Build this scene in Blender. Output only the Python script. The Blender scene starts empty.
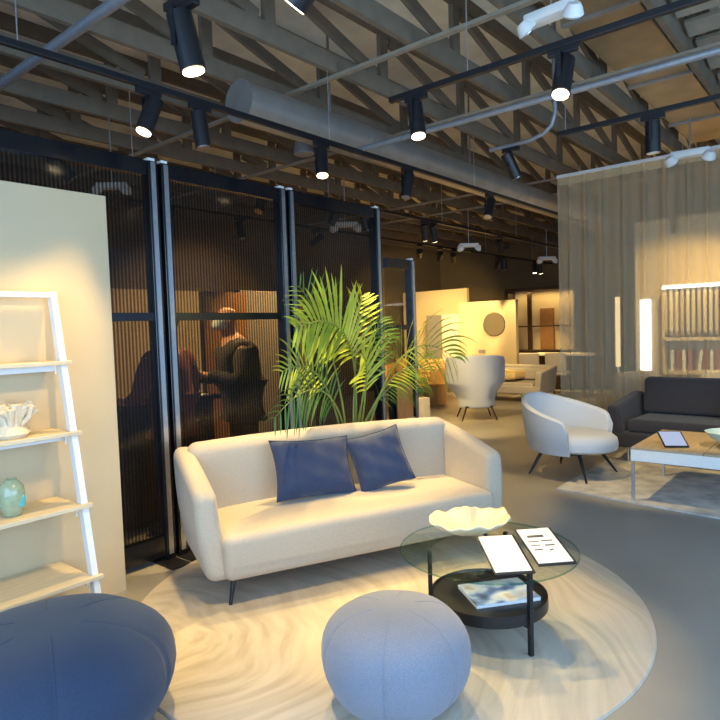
import bpy, bmesh, math, random
from mathutils import Vector, Matrix, Euler

random.seed(7)
PI = math.pi
C = bpy.context.scene.collection
SC = bpy.context.scene

# ------------------------------------------------------------------ camera, world, daylight, exposure
YAW, PITCH, ROLL, FPX, CAM_H = 0.694836669, 0.0509985579, 0.0328282545, 612.759718, 1.6
fw = Vector((math.cos(YAW) * math.cos(PITCH), math.sin(YAW) * math.cos(PITCH), -math.sin(PITCH)))
rt = Vector((math.sin(YAW), -math.cos(YAW), 0))
up = rt.cross(fw)
r2 = math.cos(ROLL) * rt - math.sin(ROLL) * up
u2 = math.sin(ROLL) * rt + math.cos(ROLL) * up
cam_data = bpy.data.cameras.new('camera')
cam = bpy.data.objects.new('camera', cam_data)
C.objects.link(cam)
cam.matrix_world = Matrix(((r2.x, u2.x, -fw.x, 0), (r2.y, u2.y, -fw.y, 0), (r2.z, u2.z, -fw.z, CAM_H), (0, 0, 0, 1)))
cam_data.sensor_width = 36.0
cam_data.lens = FPX * 36.0 / 720.0
cam_data.clip_start = 0.05
SC.camera = cam

SC.view_settings.view_transform = 'Standard'
SC.view_settings.look = 'None'
SC.view_settings.gamma = 1.0
SC.view_settings.use_curve_mapping = False
SC.view_settings.exposure = 0.0

world = bpy.data.worlds.new('daylight')
SC.world = world
world.use_nodes = True
bg = world.node_tree.nodes['Background']
bg.inputs['Color'].default_value = (0.42, 0.62, 1.0, 1)
bg.inputs['Strength'].default_value = 0.5


def area_light(name, loc, direction, sx, sy, power, color):
    d = bpy.data.lights.new(name, 'AREA')
    d.shape = 'RECTANGLE'
    d.size, d.size_y, d.energy, d.color = sx, sy, power, color
    o = bpy.data.objects.new(name, d)
    C.objects.link(o)
    o.location = loc
    o.rotation_euler = Vector(direction).to_track_quat('-Z', 'Y').to_euler()
    return o


DAY = (0.42, 0.68, 1.0)
area_light('storefront_daylight', (1.6, -3.1, 1.75), (0, 1, -0.12), 6.0, 2.9, 270, DAY)
area_light('corner_storefront_daylight', (-1.5, 0.2, 1.75), (1, 0, -0.12), 5.2, 2.9, 230, DAY)

WARM = (1.0, 0.71, 0.28)
SPOT_W = 205.0


# ------------------------------------------------------------------ materials
def mat(name, col, rough=0.6, metal=0.0, scale=30.0, var=0.08, bump=0.0, bscale=None, spec=0.5, sheen=0.0, coord='Object', stretch=None):
    m = bpy.data.materials.new(name)
    m.use_nodes = True
    nt = m.node_tree
    b = nt.nodes['Principled BSDF']
    b.inputs['Roughness'].default_value = rough
    b.inputs['Metallic'].default_value = metal
    b.inputs['Specular IOR Level'].default_value = spec
    if sheen:
        b.inputs['Sheen Weight'].default_value = sheen
        b.inputs['Sheen Roughness'].default_value = 0.5
    tc = nt.nodes.new('ShaderNodeTexCoord')
    mp = nt.nodes.new('ShaderNodeMapping')
    if stretch:
        mp.inputs['Scale'].default_value = stretch
    nt.links.new(tc.outputs[coord], mp.inputs['Vector'])
    n = nt.nodes.new('ShaderNodeTexNoise')
    n.inputs['Scale'].default_value = scale
    n.inputs['Detail'].default_value = 4
    nt.links.new(mp.outputs['Vector'], n.inputs['Vector'])
    r = nt.nodes.new('ShaderNodeValToRGB')
    c = col
    r.color_ramp.elements[0].position = 0.3
    r.color_ramp.elements[1].position = 0.7
    r.color_ramp.elements[0].color = (c[0] * (1 - var), c[1] * (1 - var), c[2] * (1 - var), 1)
    r.color_ramp.elements[1].color = (min(1, c[0] * (1 + var)), min(1, c[1] * (1 + var)), min(1, c[2] * (1 + var)), 1)
    nt.links.new(n.outputs['Fac'], r.inputs['Fac'])
    nt.links.new(r.outputs['Color'], b.inputs['Base Color'])
    if bump:
        n2 = nt.nodes.new('ShaderNodeTexNoise')
        n2.inputs['Scale'].default_value = bscale or scale * 4
        nt.links.new(mp.outputs['Vector'], n2.inputs['Vector'])
        bp = nt.nodes.new('ShaderNodeBump')
        bp.inputs['Strength'].default_value = bump
        bp.inputs['Distance'].default_value = 0.004
        nt.links.new(n2.outputs['Fac'], bp.inputs['Height'])
        nt.links.new(bp.outputs['Normal'], b.inputs['Normal'])
    return m


def emit(name, col, strength):
    m = bpy.data.materials.new(name)
    m.use_nodes = True
    nt = m.node_tree
    nt.nodes.clear()
    o = nt.nodes.new('ShaderNodeOutputMaterial')
    e = nt.nodes.new('ShaderNodeEmission')
    e.inputs['Color'].default_value = (*col, 1)
    e.inputs['Strength'].default_value = strength
    nt.links.new(e.outputs[0], o.inputs['Surface'])
    return m


def srgb(r, g, b):
    f = lambda v: (v / 255 / 12.92) if v / 255 <= 0.04045 else ((v / 255 + 0.055) / 1.055) ** 2.4
    return (f(r), f(g), f(b))


M = {}
M['floor'] = mat('polished_concrete', srgb(150, 144, 136), 0.38, 0, 1.2, 0.10, 0.05, 60)
M['deck'] = mat('roof_deck', srgb(240, 230, 212), 0.9, 0, 1.5, 0.22, 0.4, 12)
M['slab'] = mat('cream_painted_wall', srgb(204, 182, 146), 0.85, 0, 3, 0.02)
M['darkwall'] = mat('dark_taupe_wall', srgb(122, 106, 78), 0.85, 0, 2, 0.05)
M['paletan'] = mat('pale_tan_wall', srgb(214, 192, 150), 0.85, 0, 2, 0.03)
M['truss'] = mat('grey_painted_timber', srgb(118, 104, 86), 0.8, 0, 6, 0.12, 0.2, 30)
M['strip'] = mat('pale_timber_strip', srgb(146, 134, 116), 0.8, 0, 8, 0.12)
M['pipe'] = mat('galvanised_pipe', srgb(150, 152, 156), 0.45, 0.5, 20, 0.08)
M['duct'] = mat('galvanised_duct', srgb(158, 154, 148), 0.42, 0.55, 5, 0.10)
M['black'] = mat('black_powder_coat', srgb(22, 22, 26), 0.4, 0.0, 40, 0.1)
M['blackgloss'] = mat('black_gloss_frame', srgb(14, 16, 22), 0.2, 0.0, 40, 0.1, spec=0.9)
M['steel'] = mat('brushed_aluminium', srgb(205, 210, 216), 0.30, 0.9, 30, 0.06)
M['white'] = mat('white_lacquer', srgb(232, 230, 226), 0.45, 0, 20, 0.02)
M['plastic'] = mat('white_plastic', srgb(238, 236, 230), 0.5, 0, 20, 0.02)
M['sofa'] = mat('beige_weave', srgb(182, 168, 148), 0.92, 0, 120, 0.07, 0.35, 500, sheen=0.2)
M['navycush'] = mat('navy_cotton', srgb(42, 54, 82), 0.85, 0, 60, 0.12, 0.3, 300, sheen=0.2)
M['navy'] = mat('navy_weave', srgb(46, 58, 82), 0.95, 0, 260, 0.22, 0.4, 500, sheen=0.15)
M['bluegrey'] = mat('blue_grey_weave', srgb(126, 129, 142), 0.95, 0, 220, 0.14, 0.4, 450, sheen=0.2)
M['charcoal'] = mat('charcoal_felt', srgb(40, 42, 52), 0.95, 0, 120, 0.12, 0.3, 300, sheen=0.15)
M['paleblue'] = mat('pale_grey_felt', srgb(196, 200, 206), 0.92, 0, 120, 0.05, 0.3, 300, sheen=0.2)
M['orange'] = mat('tan_fabric', srgb(206, 158, 96), 0.9, 0, 60, 0.08)
M['greyfab'] = mat('grey_fabric', srgb(138, 130, 124), 0.9, 0, 60, 0.08)
M['palegrey'] = mat('pale_grey_fabric', srgb(188, 178, 164), 0.9, 0, 60, 0.06)
M['cream'] = mat('cream_fabric', srgb(226, 214, 192), 0.92, 0, 80, 0.05, 0.3, 200)
M['oak'] = mat('pale_oak', srgb(216, 196, 160), 0.55, 0, 9, 0.10, 0.1, 40, stretch=(0.6, 6, 6))
M['walnut'] = mat('warm_oak_top', srgb(176, 156, 126), 0.5, 0, 9, 0.14, 0.1, 40, stretch=(0.6, 6, 6))
M['brownwood'] = mat('brown_panel_wood', srgb(150, 106, 62), 0.6, 0, 7, 0.12, stretch=(6, 6, 0.6))
M['darkwood'] = mat('dark_stained_wood', srgb(58, 40, 30), 0.5, 0, 8, 0.15)
M['ceramic'] = mat('cream_ceramic', srgb(222, 206, 172), 0.55, 0, 12, 0.04, 0.2, 40)
M['coral'] = mat('white_coral', srgb(222, 206, 178), 0.85, 0, 60, 0.08, 0.6, 120)
M['bowlblue'] = mat('pale_blue_ceramic', srgb(178, 206, 210), 0.35, 0, 20, 0.04)
M['paper'] = mat('white_card', srgb(226, 224, 220), 0.8, 0, 30, 0.02)
M['ink'] = mat('grey_print', srgb(80, 80, 82), 0.8, 0, 30, 0.05)
M['inklight'] = mat('pale_print', srgb(196, 196, 196), 0.8, 0, 30, 0.05)
M['soil'] = mat('potting_soil', srgb(48, 36, 28), 1.0, 0, 80, 0.3, 0.6, 80)
M['frond'] = mat('palm_green', srgb(158, 168, 50), 0.5, 0, 6, 0.22, spec=0.4)
M['frond2'] = mat('palm_deep_green', srgb(80, 112, 42), 0.5, 0, 6, 0.22, spec=0.4)
M['stem'] = mat('palm_stem', srgb(122, 138, 62), 0.6, 0, 12, 0.15)
M['skin'] = mat('skin', srgb(206, 156, 126), 0.6, 0, 20, 0.05)
M['jacket'] = mat('dark_jacket_cloth', srgb(70, 66, 64), 0.85, 0, 60, 0.1)
M['sweater'] = mat('rust_sweater', srgb(150, 84, 66), 0.9, 0, 60, 0.12)
M['trouser'] = mat('dark_trouser', srgb(44, 44, 52), 0.9, 0, 60, 0.1)
M['mask'] = mat('pale_blue_mask', srgb(206, 224, 232), 0.8, 0, 40, 0.03)
M['hair'] = mat('dark_hair', srgb(46, 34, 28), 0.7, 0, 80, 0.2)
M['mirror'] = mat('mirror_glass', srgb(235, 235, 235), 0.03, 1.0, 2, 0.0)
M['lens'] = emit('lamp_lens', (1.0, 0.80, 0.52), 9.0)
M['lampshade'] = emit('glowing_shade', (1.0, 0.74, 0.36), 1.3)
M['led'] = emit('led_strip', (1.0, 0.92, 0.80), 6.0)
M['daypanel'] = emit('bright_outdoors', (1.0, 0.97, 0.90), 4.0)


def glass(name, tint, rough=0.0, refl=0.12):
    m = bpy.data.materials.new(name)
    m.use_nodes = True
    nt = m.node_tree
    nt.nodes.clear()
    o = nt.nodes.new('ShaderNodeOutputMaterial')
    t = nt.nodes.new('ShaderNodeBsdfTransparent')
    t.inputs['Color'].default_value = (*tint, 1)
    g = nt.nodes.new('ShaderNodeBsdfGlossy')
    g.inputs['Roughness'].default_value = rough
    lw = nt.nodes.new('ShaderNodeLayerWeight')
    lw.inputs['Blend'].default_value = 0.5
    pw = nt.nodes.new('ShaderNodeMath')
    pw.operation = 'POWER'
    pw.inputs[1].default_value = 4.0
    nt.links.new(lw.outputs['Facing'], pw.inputs[0])
    f = nt.nodes.new('ShaderNodeMapRange')
    f.inputs['To Min'].default_value = 0.03
    f.inputs['To Max'].default_value = min(1.0, refl * 5)
    nt.links.new(pw.outputs[0], f.inputs['Value'])
    mx = nt.nodes.new('ShaderNodeMixShader')
    nt.links.new(f.outputs[0], mx.inputs['Fac'])
    nt.links.new(t.outputs[0], mx.inputs[1])
    nt.links.new(g.outputs[0], mx.inputs[2])
    nt.links.new(mx.outputs[0], o.inputs['Surface'])
    return m


M['clear'] = glass('clear_glass', (0.90, 0.95, 0.93), 0.0, 0.10)
M['glassedge'] = glass('green_glass_edge', (0.45, 0.72, 0.66), 0.1, 0.35)
M['vaseglass'] = glass('green_vase_glass', (0.70, 0.82, 0.74), 0.03, 0.35)
M['caseglass'] = glass('case_glass', (0.8, 0.78, 0.72), 0.02, 0.15)


def ribbed():
    m = bpy.data.materials.new('smoked_ribbed_glass')
    m.use_nodes = True
    nt = m.node_tree
    nt.nodes.clear()
    o = nt.nodes.new('ShaderNodeOutputMaterial')
    tc = nt.nodes.new('ShaderNodeTexCoord')
    w = nt.nodes.new('ShaderNodeTexWave')
    w.wave_type = 'BANDS'
    w.bands_direction = 'X'
    w.inputs['Scale'].default_value = 12.0
    nt.links.new(tc.outputs['Object'], w.inputs['Vector'])
    r = nt.nodes.new('ShaderNodeValToRGB')
    r.color_ramp.elements[0].position = 0.35
    r.color_ramp.elements[0].color = (0.44, 0.41, 0.38, 1)
    r.color_ramp.elements[1].position = 0.65
    r.color_ramp.elements[1].color = (0.84, 0.80, 0.76, 1)
    nt.links.new(w.outputs['Fac'], r.inputs['Fac'])
    t = nt.nodes.new('ShaderNodeBsdfTransparent')
    nt.links.new(r.outputs['Color'], t.inputs['Color'])
    d = nt.nodes.new('ShaderNodeBsdfDiffuse')
    d.inputs['Color'].default_value = (0.05, 0.042, 0.036, 1)
    mx = nt.nodes.new('ShaderNodeMixShader')
    mx.inputs['Fac'].default_value = 0.12
    nt.links.new(t.outputs[0], mx.inputs[1])
    nt.links.new(d.outputs[0], mx.inputs[2])
    g = nt.nodes.new('ShaderNodeBsdfGlossy')
    g.inputs['Roughness'].default_value = 0.12
    m2 = nt.nodes.new('ShaderNodeMixShader')
    m2.inputs['Fac'].default_value = 0.03
    nt.links.new(mx.outputs[0], m2.inputs[1])
    nt.links.new(g.outputs[0], m2.inputs[2])
    nt.links.new(m2.outputs[0], o.inputs['Surface'])
    return m


M['ribbed'] = ribbed()


def sheer():
    m = bpy.data.materials.new('sheer_voile')
    m.use_nodes = True
    nt = m.node_tree
    nt.nodes.clear()
    o = nt.nodes.new('ShaderNodeOutputMaterial')
    t = nt.nodes.new('ShaderNodeBsdfTransparent')
    d = nt.nodes.new('ShaderNodeBsdfDiffuse')
    d.inputs['Color'].default_value = (*srgb(238, 224, 190), 1)
    tr = nt.nodes.new('ShaderNodeBsdfTranslucent')
    tr.inputs['Color'].default_value = (*srgb(238, 224, 190), 1)
    a = nt.nodes.new('ShaderNodeMixShader')
    a.inputs['Fac'].default_value = 0.4
    nt.links.new(d.outputs[0], a.inputs[1])
    nt.links.new(tr.outputs[0], a.inputs[2])
    lw = nt.nodes.new('ShaderNodeLayerWeight')
    lw.inputs['Blend'].default_value = 0.35
    mr = nt.nodes.new('ShaderNodeMapRange')
    mr.inputs['To Min'].default_value = 0.42
    mr.inputs['To Max'].default_value = 0.62
    nt.links.new(lw.outputs['Facing'], mr.inputs['Value'])
    mx = nt.nodes.new('ShaderNodeMixShader')
    nt.links.new(mr.outputs[0], mx.inputs['Fac'])
    nt.links.new(t.outputs[0], mx.inputs[1])
    nt.links.new(a.outputs[0], mx.inputs[2])
    nt.links.new(mx.outputs[0], o.inputs['Surface'])
    return m


M['sheer'] = sheer()


def rug_mat(name, c1, c2, kind):
    m = mat(name, c1, 0.95, 0, 90, 0.06, 0.5, 260)
    nt = m.node_tree
    b = nt.nodes['Principled BSDF']
    tc = nt.nodes.new('ShaderNodeTexCoord')
    n = nt.nodes.new('ShaderNodeTexNoise')
    n.inputs['Detail'].default_value = 4
    if kind == 'swirl':
        # strokes that follow arcs round an off-centre point, gently warped
        wn = nt.nodes.new('ShaderNodeTexNoise')
        wn.inputs['Scale'].default_value = 1.3
        wn.inputs['Detail'].default_value = 1
        nt.links.new(tc.outputs['Object'], wn.inputs['Vector'])
        ma = nt.nodes.new('ShaderNodeVectorMath')
        ma.operation = 'MULTIPLY_ADD'
        ma.inputs[1].default_value = (.5, .5, 0)
        nt.links.new(wn.outputs['Color'], ma.inputs[0])
        nt.links.new(tc.outputs['Object'], ma.inputs[2])
        sub = nt.nodes.new('ShaderNodeVectorMath')
        sub.operation = 'SUBTRACT'
        sub.inputs[1].default_value = (-.9, .9, 0)
        nt.links.new(ma.outputs[0], sub.inputs[0])
        sx = nt.nodes.new('ShaderNodeSeparateXYZ')
        nt.links.new(sub.outputs[0], sx.inputs[0])
        an = nt.nodes.new('ShaderNodeMath')
        an.operation = 'ARCTAN2'
        nt.links.new(sx.outputs['Y'], an.inputs[0])
        nt.links.new(sx.outputs['X'], an.inputs[1])
        ln = nt.nodes.new('ShaderNodeVectorMath')
        ln.operation = 'LENGTH'
        nt.links.new(sub.outputs[0], ln.inputs[0])
        r1 = nt.nodes.new('ShaderNodeMath')
        r1.operation = 'MULTIPLY'
        r1.inputs[1].default_value = 15.0
        nt.links.new(ln.outputs['Value'], r1.inputs[0])
        a1 = nt.nodes.new('ShaderNodeMath')
        a1.operation = 'MULTIPLY'
        a1.inputs[1].default_value = 1.6
        nt.links.new(an.outputs[0], a1.inputs[0])
        cb = nt.nodes.new('ShaderNodeCombineXYZ')
        nt.links.new(r1.outputs[0], cb.inputs['X'])
        nt.links.new(a1.outputs[0], cb.inputs['Y'])
        nt.links.new(cb.outputs[0], n.inputs['Vector'])
        n.inputs['Scale'].default_value = 1.0
    else:
        nt.links.new(tc.outputs['Object'], n.inputs['Vector'])
        n.inputs['Scale'].default_value = 6.0
    r = nt.nodes.new('ShaderNodeValToRGB')
    r.color_ramp.elements[0].position = 0.32
    r.color_ramp.elements[0].color = (*c1, 1)
    r.color_ramp.elements[1].position = 0.62
    r.color_ramp.elements[1].color = (*c2, 1)
    nt.links.new(n.outputs['Fac'], r.inputs['Fac'])
    nt.links.new(r.outputs['Color'], b.inputs['Base Color'])
    return m


M['rug'] = rug_mat('swirled_wool', srgb(168, 156, 139), srgb(190, 178, 162), 'swirl')
M['rug2'] = rug_mat('mottled_wool', srgb(168, 166, 164), srgb(206, 202, 196), 'mottle')


def cover_mat():
    m = mat('magazine_cover', srgb(150, 170, 200), 0.35, 0, 30, 0.05)
    nt = m.node_tree
    b = nt.nodes['Principled BSDF']
    tc = nt.nodes.new('ShaderNodeTexCoord')
    n = nt.nodes.new('ShaderNodeTexNoise')
    n.inputs['Scale'].default_value = 7.0
    nt.links.new(tc.outputs['Object'], n.inputs['Vector'])
    r = nt.nodes.new('ShaderNodeValToRGB')
    cr = r.color_ramp
    cr.elements[0].position = 0.32
    cr.elements[0].color = (*srgb(60, 62, 70), 1)
    cr.elements[1].position = 0.72
    cr.elements[1].color = (*srgb(190, 160, 120), 1)
    for p, c in ((0.42, srgb(110, 140, 190)), (0.5, srgb(200, 214, 232)), (0.6, srgb(226, 228, 230))):
        e = cr.elements.new(p)
        e.color = (*c, 1)
    nt.links.new(n.outputs['Fac'], r.inputs['Fac'])
    nt.links.new(r.outputs['Color'], b.inputs['Base Color'])
    return m


M['cover'] = cover_mat()
SWATCH = [mat('swatch_cloth_%d' % i, srgb(*c), 0.9, 0, 60, 0.1) for i, c in enumerate([
    (196, 176, 140), (150, 130, 110), (214, 198, 160), (120, 112, 104), (186, 150, 104), (224, 208, 172), (150, 116, 86), (108, 96, 90)])]
BINDER = [mat('binder_card_%d' % i, srgb(*c), 0.7, 0, 60, 0.05) for i, c in enumerate([
    (232, 222, 200), (182, 96, 60), (220, 206, 176), (150, 60, 44), (236, 228, 212), (206, 120, 70), (110, 90, 80)])]


# ------------------------------------------------------------------ mesh helpers
class MB:
    def __init__(s):
        s.bm = bmesh.new()

    def _xf(s, verts, loc=(0, 0, 0), rot=None):
        mt = Matrix.Translation(loc)
        if rot:
            mt = mt @ Euler(rot).to_matrix().to_4x4()
        bmesh.ops.transform(s.bm, matrix=mt, verts=verts)

    def box(s, c, size, rot=None, bevel=0.0):
        g = bmesh.ops.create_cube(s.bm, size=1.0)
        vs = g['verts']
        bmesh.ops.scale(s.bm, vec=size, verts=vs)
        if bevel:
            es = list({e for v in vs for e in v.link_edges})
            q = bmesh.ops.bevel(s.bm, geom=es, offset=bevel, segments=2, affect='EDGES', profile=0.5)
            vs = list({v for v in q['verts']} | {v for v in vs if v.is_valid})
        s._xf(vs, c, rot)
        return s

    def rbox(s, c, size, r, m=6, k=3, fn=None, rot=None):
        r = min(r, min(size) / 2 * 0.999)

        def axis(L):
            inner = L / 2 - r
            a = [r * math.tan(j / k * PI / 4) for j in range(k + 1)]
            lo = [-inner - x for x in reversed(a)]
            mid = [-inner + 2 * inner * j / m for j in range(1, m)]
            return lo + mid + [inner + x for x in a]
        ax = [axis(L) for L in size]
        h = [L / 2 for L in size]
        vm = {}

        def V(p):
            key = tuple(round(x, 5) for x in p)
            if key not in vm:
                inn = Vector([max(-(h[i] - r), min(h[i] - r, p[i])) for i in range(3)])
                off = Vector(p) - inn
                q = inn + (off.normalized() * r if off.length > 1e-9 else off)
                if fn:
                    q = Vector(fn(q.x, q.y, q.z))
                vm[key] = s.bm.verts.new(q)
            return vm[key]
        for i in range(3):
            j, l = (i + 1) % 3, (i + 2) % 3
            for sg in (-1, 1):
                for a in range(len(ax[j]) - 1):
                    for b in range(len(ax[l]) - 1):
                        ps = []
                        for (da, db) in ((0, 0), (1, 0), (1, 1), (0, 1)):
                            p = [0, 0, 0]
                            p[i] = sg * h[i]
                            p[j] = ax[j][a + da]
                            p[l] = ax[l][b + db]
                            ps.append(V(p))
                        if sg < 0:
                            ps.reverse()
                        if len(set(ps)) == 4:
                            try:
                                s.bm.faces.new(ps)
                            except ValueError:
                                pass
        s._xf(list(vm.values()), c, rot)
        return s

    def tube(s, pts, rad, n=8, caps=True):
        pts = [Vector(p) for p in pts]
        rads = rad if isinstance(rad, (list, tuple)) else [rad] * len(pts)
        rings = []
        ref = None
        for i, p in enumerate(pts):
            t = (pts[min(i + 1, len(pts) - 1)] - pts[max(i - 1, 0)]).normalized()
            if ref is None:
                ref = Vector((0, 0, 1)) if abs(t.z) < 0.9 else Vector((1, 0, 0))
            a = t.cross(ref).normalized()
            b = a.cross(t).normalized()
            ref = b
            rings.append([s.bm.verts.new(p + (a * math.cos(2 * PI * q / n) + b * math.sin(2 * PI * q / n)) * rads[i]) for q in range(n)])
        for i in range(len(rings) - 1):
            for q in range(n):
                s.bm.faces.new((rings[i][q], rings[i][(q + 1) % n], rings[i + 1][(q + 1) % n], rings[i + 1][q]))
        if caps:
            s.bm.faces.new(list(reversed(rings[0])))
            s.bm.faces.new(rings[-1])
        return s

    def lathe(s, prof, c=(0, 0, 0), n=32, fn=None, close=False):
        rings = []
        for (r, z) in prof:
            if r < 1e-6:
                rings.append([s.bm.verts.new(Vector(c) + Vector((0, 0, z)))])
            else:
                ring = []
                for q in range(n):
                    a = 2 * PI * q / n
                    x, y, zz = r * math.cos(a), r * math.sin(a), z
                    if fn:
                        x, y, zz = fn(x, y, zz, a)
                    ring.append(s.bm.verts.new(Vector(c) + Vector((x, y, zz))))
                rings.append(ring)
        for i in range(len(rings) - 1):
            A, B = rings[i], rings[i + 1]
            for q in range(n):
                a0, a1 = A[q % len(A)], A[(q + 1) % len(A)]
                b0, b1 = B[q % len(B)], B[(q + 1) % len(B)]
                f = []
                for v in (a0, a1, b1, b0):
                    if v not in f:
                        f.append(v)
                if len(f) >= 3:
                    s.bm.faces.new(f)
        return s

    def grid(s, nu, nv, fn, wrap=False):
        vs = [[s.bm.verts.new(fn(i / nu, j / nv)) for j in range(nv + 1)] for i in range(nu + 1)]
        for i in range(nu):
            for j in range(nv):
                s.bm.faces.new((vs[i][j], vs[i + 1][j], vs[i + 1][j + 1], vs[i][j + 1]))
        return s

    def prism(s, poly, z0, z1):
        a = [s.bm.verts.new((x, y, z0)) for x, y in poly]
        b = [s.bm.verts.new((x, y, z1)) for x, y in poly]
        n = len(poly)
        s.bm.faces.new(list(reversed(a)))
        s.bm.faces.new(b)
        for i in range(n):
            s.bm.faces.new((a[i], a[(i + 1) % n], b[(i + 1) % n], b[i]))
        return s

    def mesh(s, name, m, smooth=True):
        bmesh.ops.recalc_face_normals(s.bm, faces=s.bm.faces[:])
        me = bpy.data.meshes.new(name)
        s.bm.to_mesh(me)
        s.bm.free()
        me.materials.append(m)
        if smooth:
            me.shade_smooth()
            try:
                me.set_sharp_from_angle(angle=math.radians(42))
            except Exception:
                pass
        return me


def link(name, me, parent=None, loc=(0, 0, 0), rot=(0, 0, 0)):
    o = bpy.data.objects.new(name, me)
    C.objects.link(o)
    o.location = loc
    o.rotation_euler = rot
    if parent:
        o.parent = parent
    return o


def part(name, mb, m, parent, loc=(0, 0, 0), rot=(0, 0, 0), smooth=True, label=None):
    o = link(name, mb.mesh(name, m, smooth), parent, loc, rot)
    if label:
        o['label'] = label
    return o


def tag(o, label, cat, group=None, kind=None):
    o['label'] = label
    o['category'] = cat
    if group:
        o['group'] = group
    if kind:
        o['kind'] = kind
    return o


def thing(name, label, cat, loc=(0, 0, 0), rz=0.0, group=None):
    o = bpy.data.objects.new(name, None)
    C.objects.link(o)
    o.location = loc
    o.rotation_euler = (0, 0, rz)
    return tag(o, label, cat, group)


def solid(name, mb, m, label, cat, loc=(0, 0, 0), rot=(0, 0, 0), group=None, smooth=True):
    return tag(link(name, mb.mesh(name, m, smooth), None, loc, rot), label, cat, group)


def struct(name, mb, m, smooth=False):
    o = link(name, mb.mesh(name, m, smooth))
    o['kind'] = 'structure'
    return o


def copy_tree(o, parent=None):
    c = o.copy()
    C.objects.link(c)
    c.parent = parent
    for ch in list(o.children):
        copy_tree(ch, c)
    return c


# ------------------------------------------------------------------ the setting
X0, X1, Y0, Y1, ZD = -1.6, 15.6, -3.2, 9.8, 4.25
struct('floor', MB().box(((X0 + X1) / 2, (Y0 + Y1) / 2, -0.05), (X1 - X0, Y1 - Y0, 0.1)), M['floor'])
struct('ceiling', MB().box(((X0 + X1) / 2, (Y0 + Y1) / 2, ZD + 0.05), (X1 - X0, Y1 - Y0, 0.1)), M['deck'])
struct('wall_back', MB().box((X1 + 0.06, (Y0 + Y1) / 2, ZD / 2), (0.12, Y1 - Y0, ZD)), M['darkwall'])
struct('wall_left', MB().box(((X0 + X1) / 2, Y1 + 0.06, ZD / 2), (X1 - X0, 0.12, ZD)), M['darkwall'])
# cream display wall carrying the ladder shelf, and the low walls of the far room sets
struct('wall_cream', MB().box((0.17, 3.67, 1.23), (3.54, 0.14, 2.46)), M['slab'])
struct('wall_far_left', MB().box((13.25, 8.5, 1.25), (0.12, 1.9, 2.5)), M['paletan'])
struct('wall_far_right', MB().box((12.85, 6.82, 1.07), (0.12, 1.46, 2.14)), M['paletan'])
struct('trim_panel', MB().box((6.8, 9.72, 1.2), (4.5, 0.1, 2.4)), M['paletan'])  # unseen pale panel added so the far mirror reflects something bright
struct('wall_samples', MB().box((10.85, 0.05, 1.6), (0.12, 5.9, 3.2)), M['paletan'])
struct('wall_street', MB().box((5.0, Y0 - 0.06, 3.75), (13.2, 0.12, 1.0)), M['darkwall'])
struct('trim_street', MB().box((10.1, Y0 - 0.06, 1.625), (3.0, 0.12, 3.25)), M['darkwall'])

# roof trusses ------------------------------------------------------
ORD = ['first', 'second', 'third', 'fourth', 'fifth', 'sixth', 'seventh', 'eighth', 'ninth', 'tenth', 'eleventh', 'twelfth', 'thirteenth', 'fourteenth', 'fifteenth']
TZ = 3.62
SPAN = X1 - X0 - 0.04
NP = 13
PW = SPAN / NP
ch_me = MB().box((SPAN / 2, 0, 0.07), (SPAN, 0.045, 0.14)).mesh('bottom_chord', M['truss'], False)
tc_me = MB().box((SPAN / 2, 0, 0.07), (SPAN, 0.045, 0.12)).mesh('top_chord', M['truss'], False)
WH = ZD - TZ - 0.13 - 0.14
vert_me = MB().box((0, 0, WH / 2), (0.10, 0.04, WH)).mesh('web_post', M['truss'], False)
dl = math.hypot(PW - 0.1, WH)
diag_me = MB().box((dl / 2, 0, 0), (dl - 0.12, 0.038, 0.09)).mesh('web_brace', M['truss'], False)
ys = [-1.05 + 0.72 * k for k in range(15)]
names = []
for k, y in enumerate(ys):
    t = thing('roof_truss', 'grey timber roof truss, %s back from the street side of the shop' % ORD[k], 'roof truss', (X0 + 0.02, y, TZ), 0, 'roof trusses')
    link('bottom_chord', ch_me, t, (0, 0, 0))
    link('top_chord', tc_me, t, (0, 0, ZD - TZ - 0.131))
    for j in range(NP):
        x = (j + 0.5) * PW
        link('web_post', vert_me, t, (x, 0, 0.14))
        if j < NP - 1:
            a = math.atan2(WH, PW - 0.1)
            link('web_brace', diag_me, t, (x + 0.05, 0, 0.14 + WH), (0, a, 0))
# cross strips under the trusses
for x, ya, yb, lab in ((3.75, -1.2, 9.2, 'pale timber strip across truss undersides just before the wall of screens ends'),
                       (5.3, -1.2, 9.2, 'pale timber strip across truss undersides above the tall palm'),
                       (8.5, -1.2, 9.2, 'pale timber strip across truss undersides above the white wing chair'),
                       (9.5, -1.2, 9.2, 'pale timber strip across truss undersides beyond the white wing chair')):
    solid('ceiling_strip', MB().box((0, 0, 0), (0.045, yb - ya, 0.025)), M['strip'], lab, 'ceiling strip', (x, (ya + yb) / 2, TZ - 0.0125), group='strips under the trusses', smooth=False)
# galvanised pipe and conduits
solid('sprinkler_pipe', MB().tube([(1.9, 6.6, 3.49), (1.9, 2.2, 3.49)], 0.034, 14), M['pipe'], 'thick grey pipe crossing the ceiling above the cream wall', 'pipe')
solid('conduit', MB().tube([(4.05, 3.4, 3.1), (4.05, 0.2, 3.1)], 0.022, 10), M['pipe'], 'long thin grey conduit crossing behind the large spotlight on the right', 'pipe')
solid('conduit', MB().tube([(5.05, 2.62, 3.15), (5.05, 2.4, 3.15), (5.05, 2.25, 3.155), (5.05, 2.12, 3.185), (5.05, 2.05, 3.24), (5.05, 2.02, 3.33), (5.05, 2.02, 4.25)], 0.018, 10), M['pipe'],
      'bent grey conduit curving up near the curtain corner', 'pipe')
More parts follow.
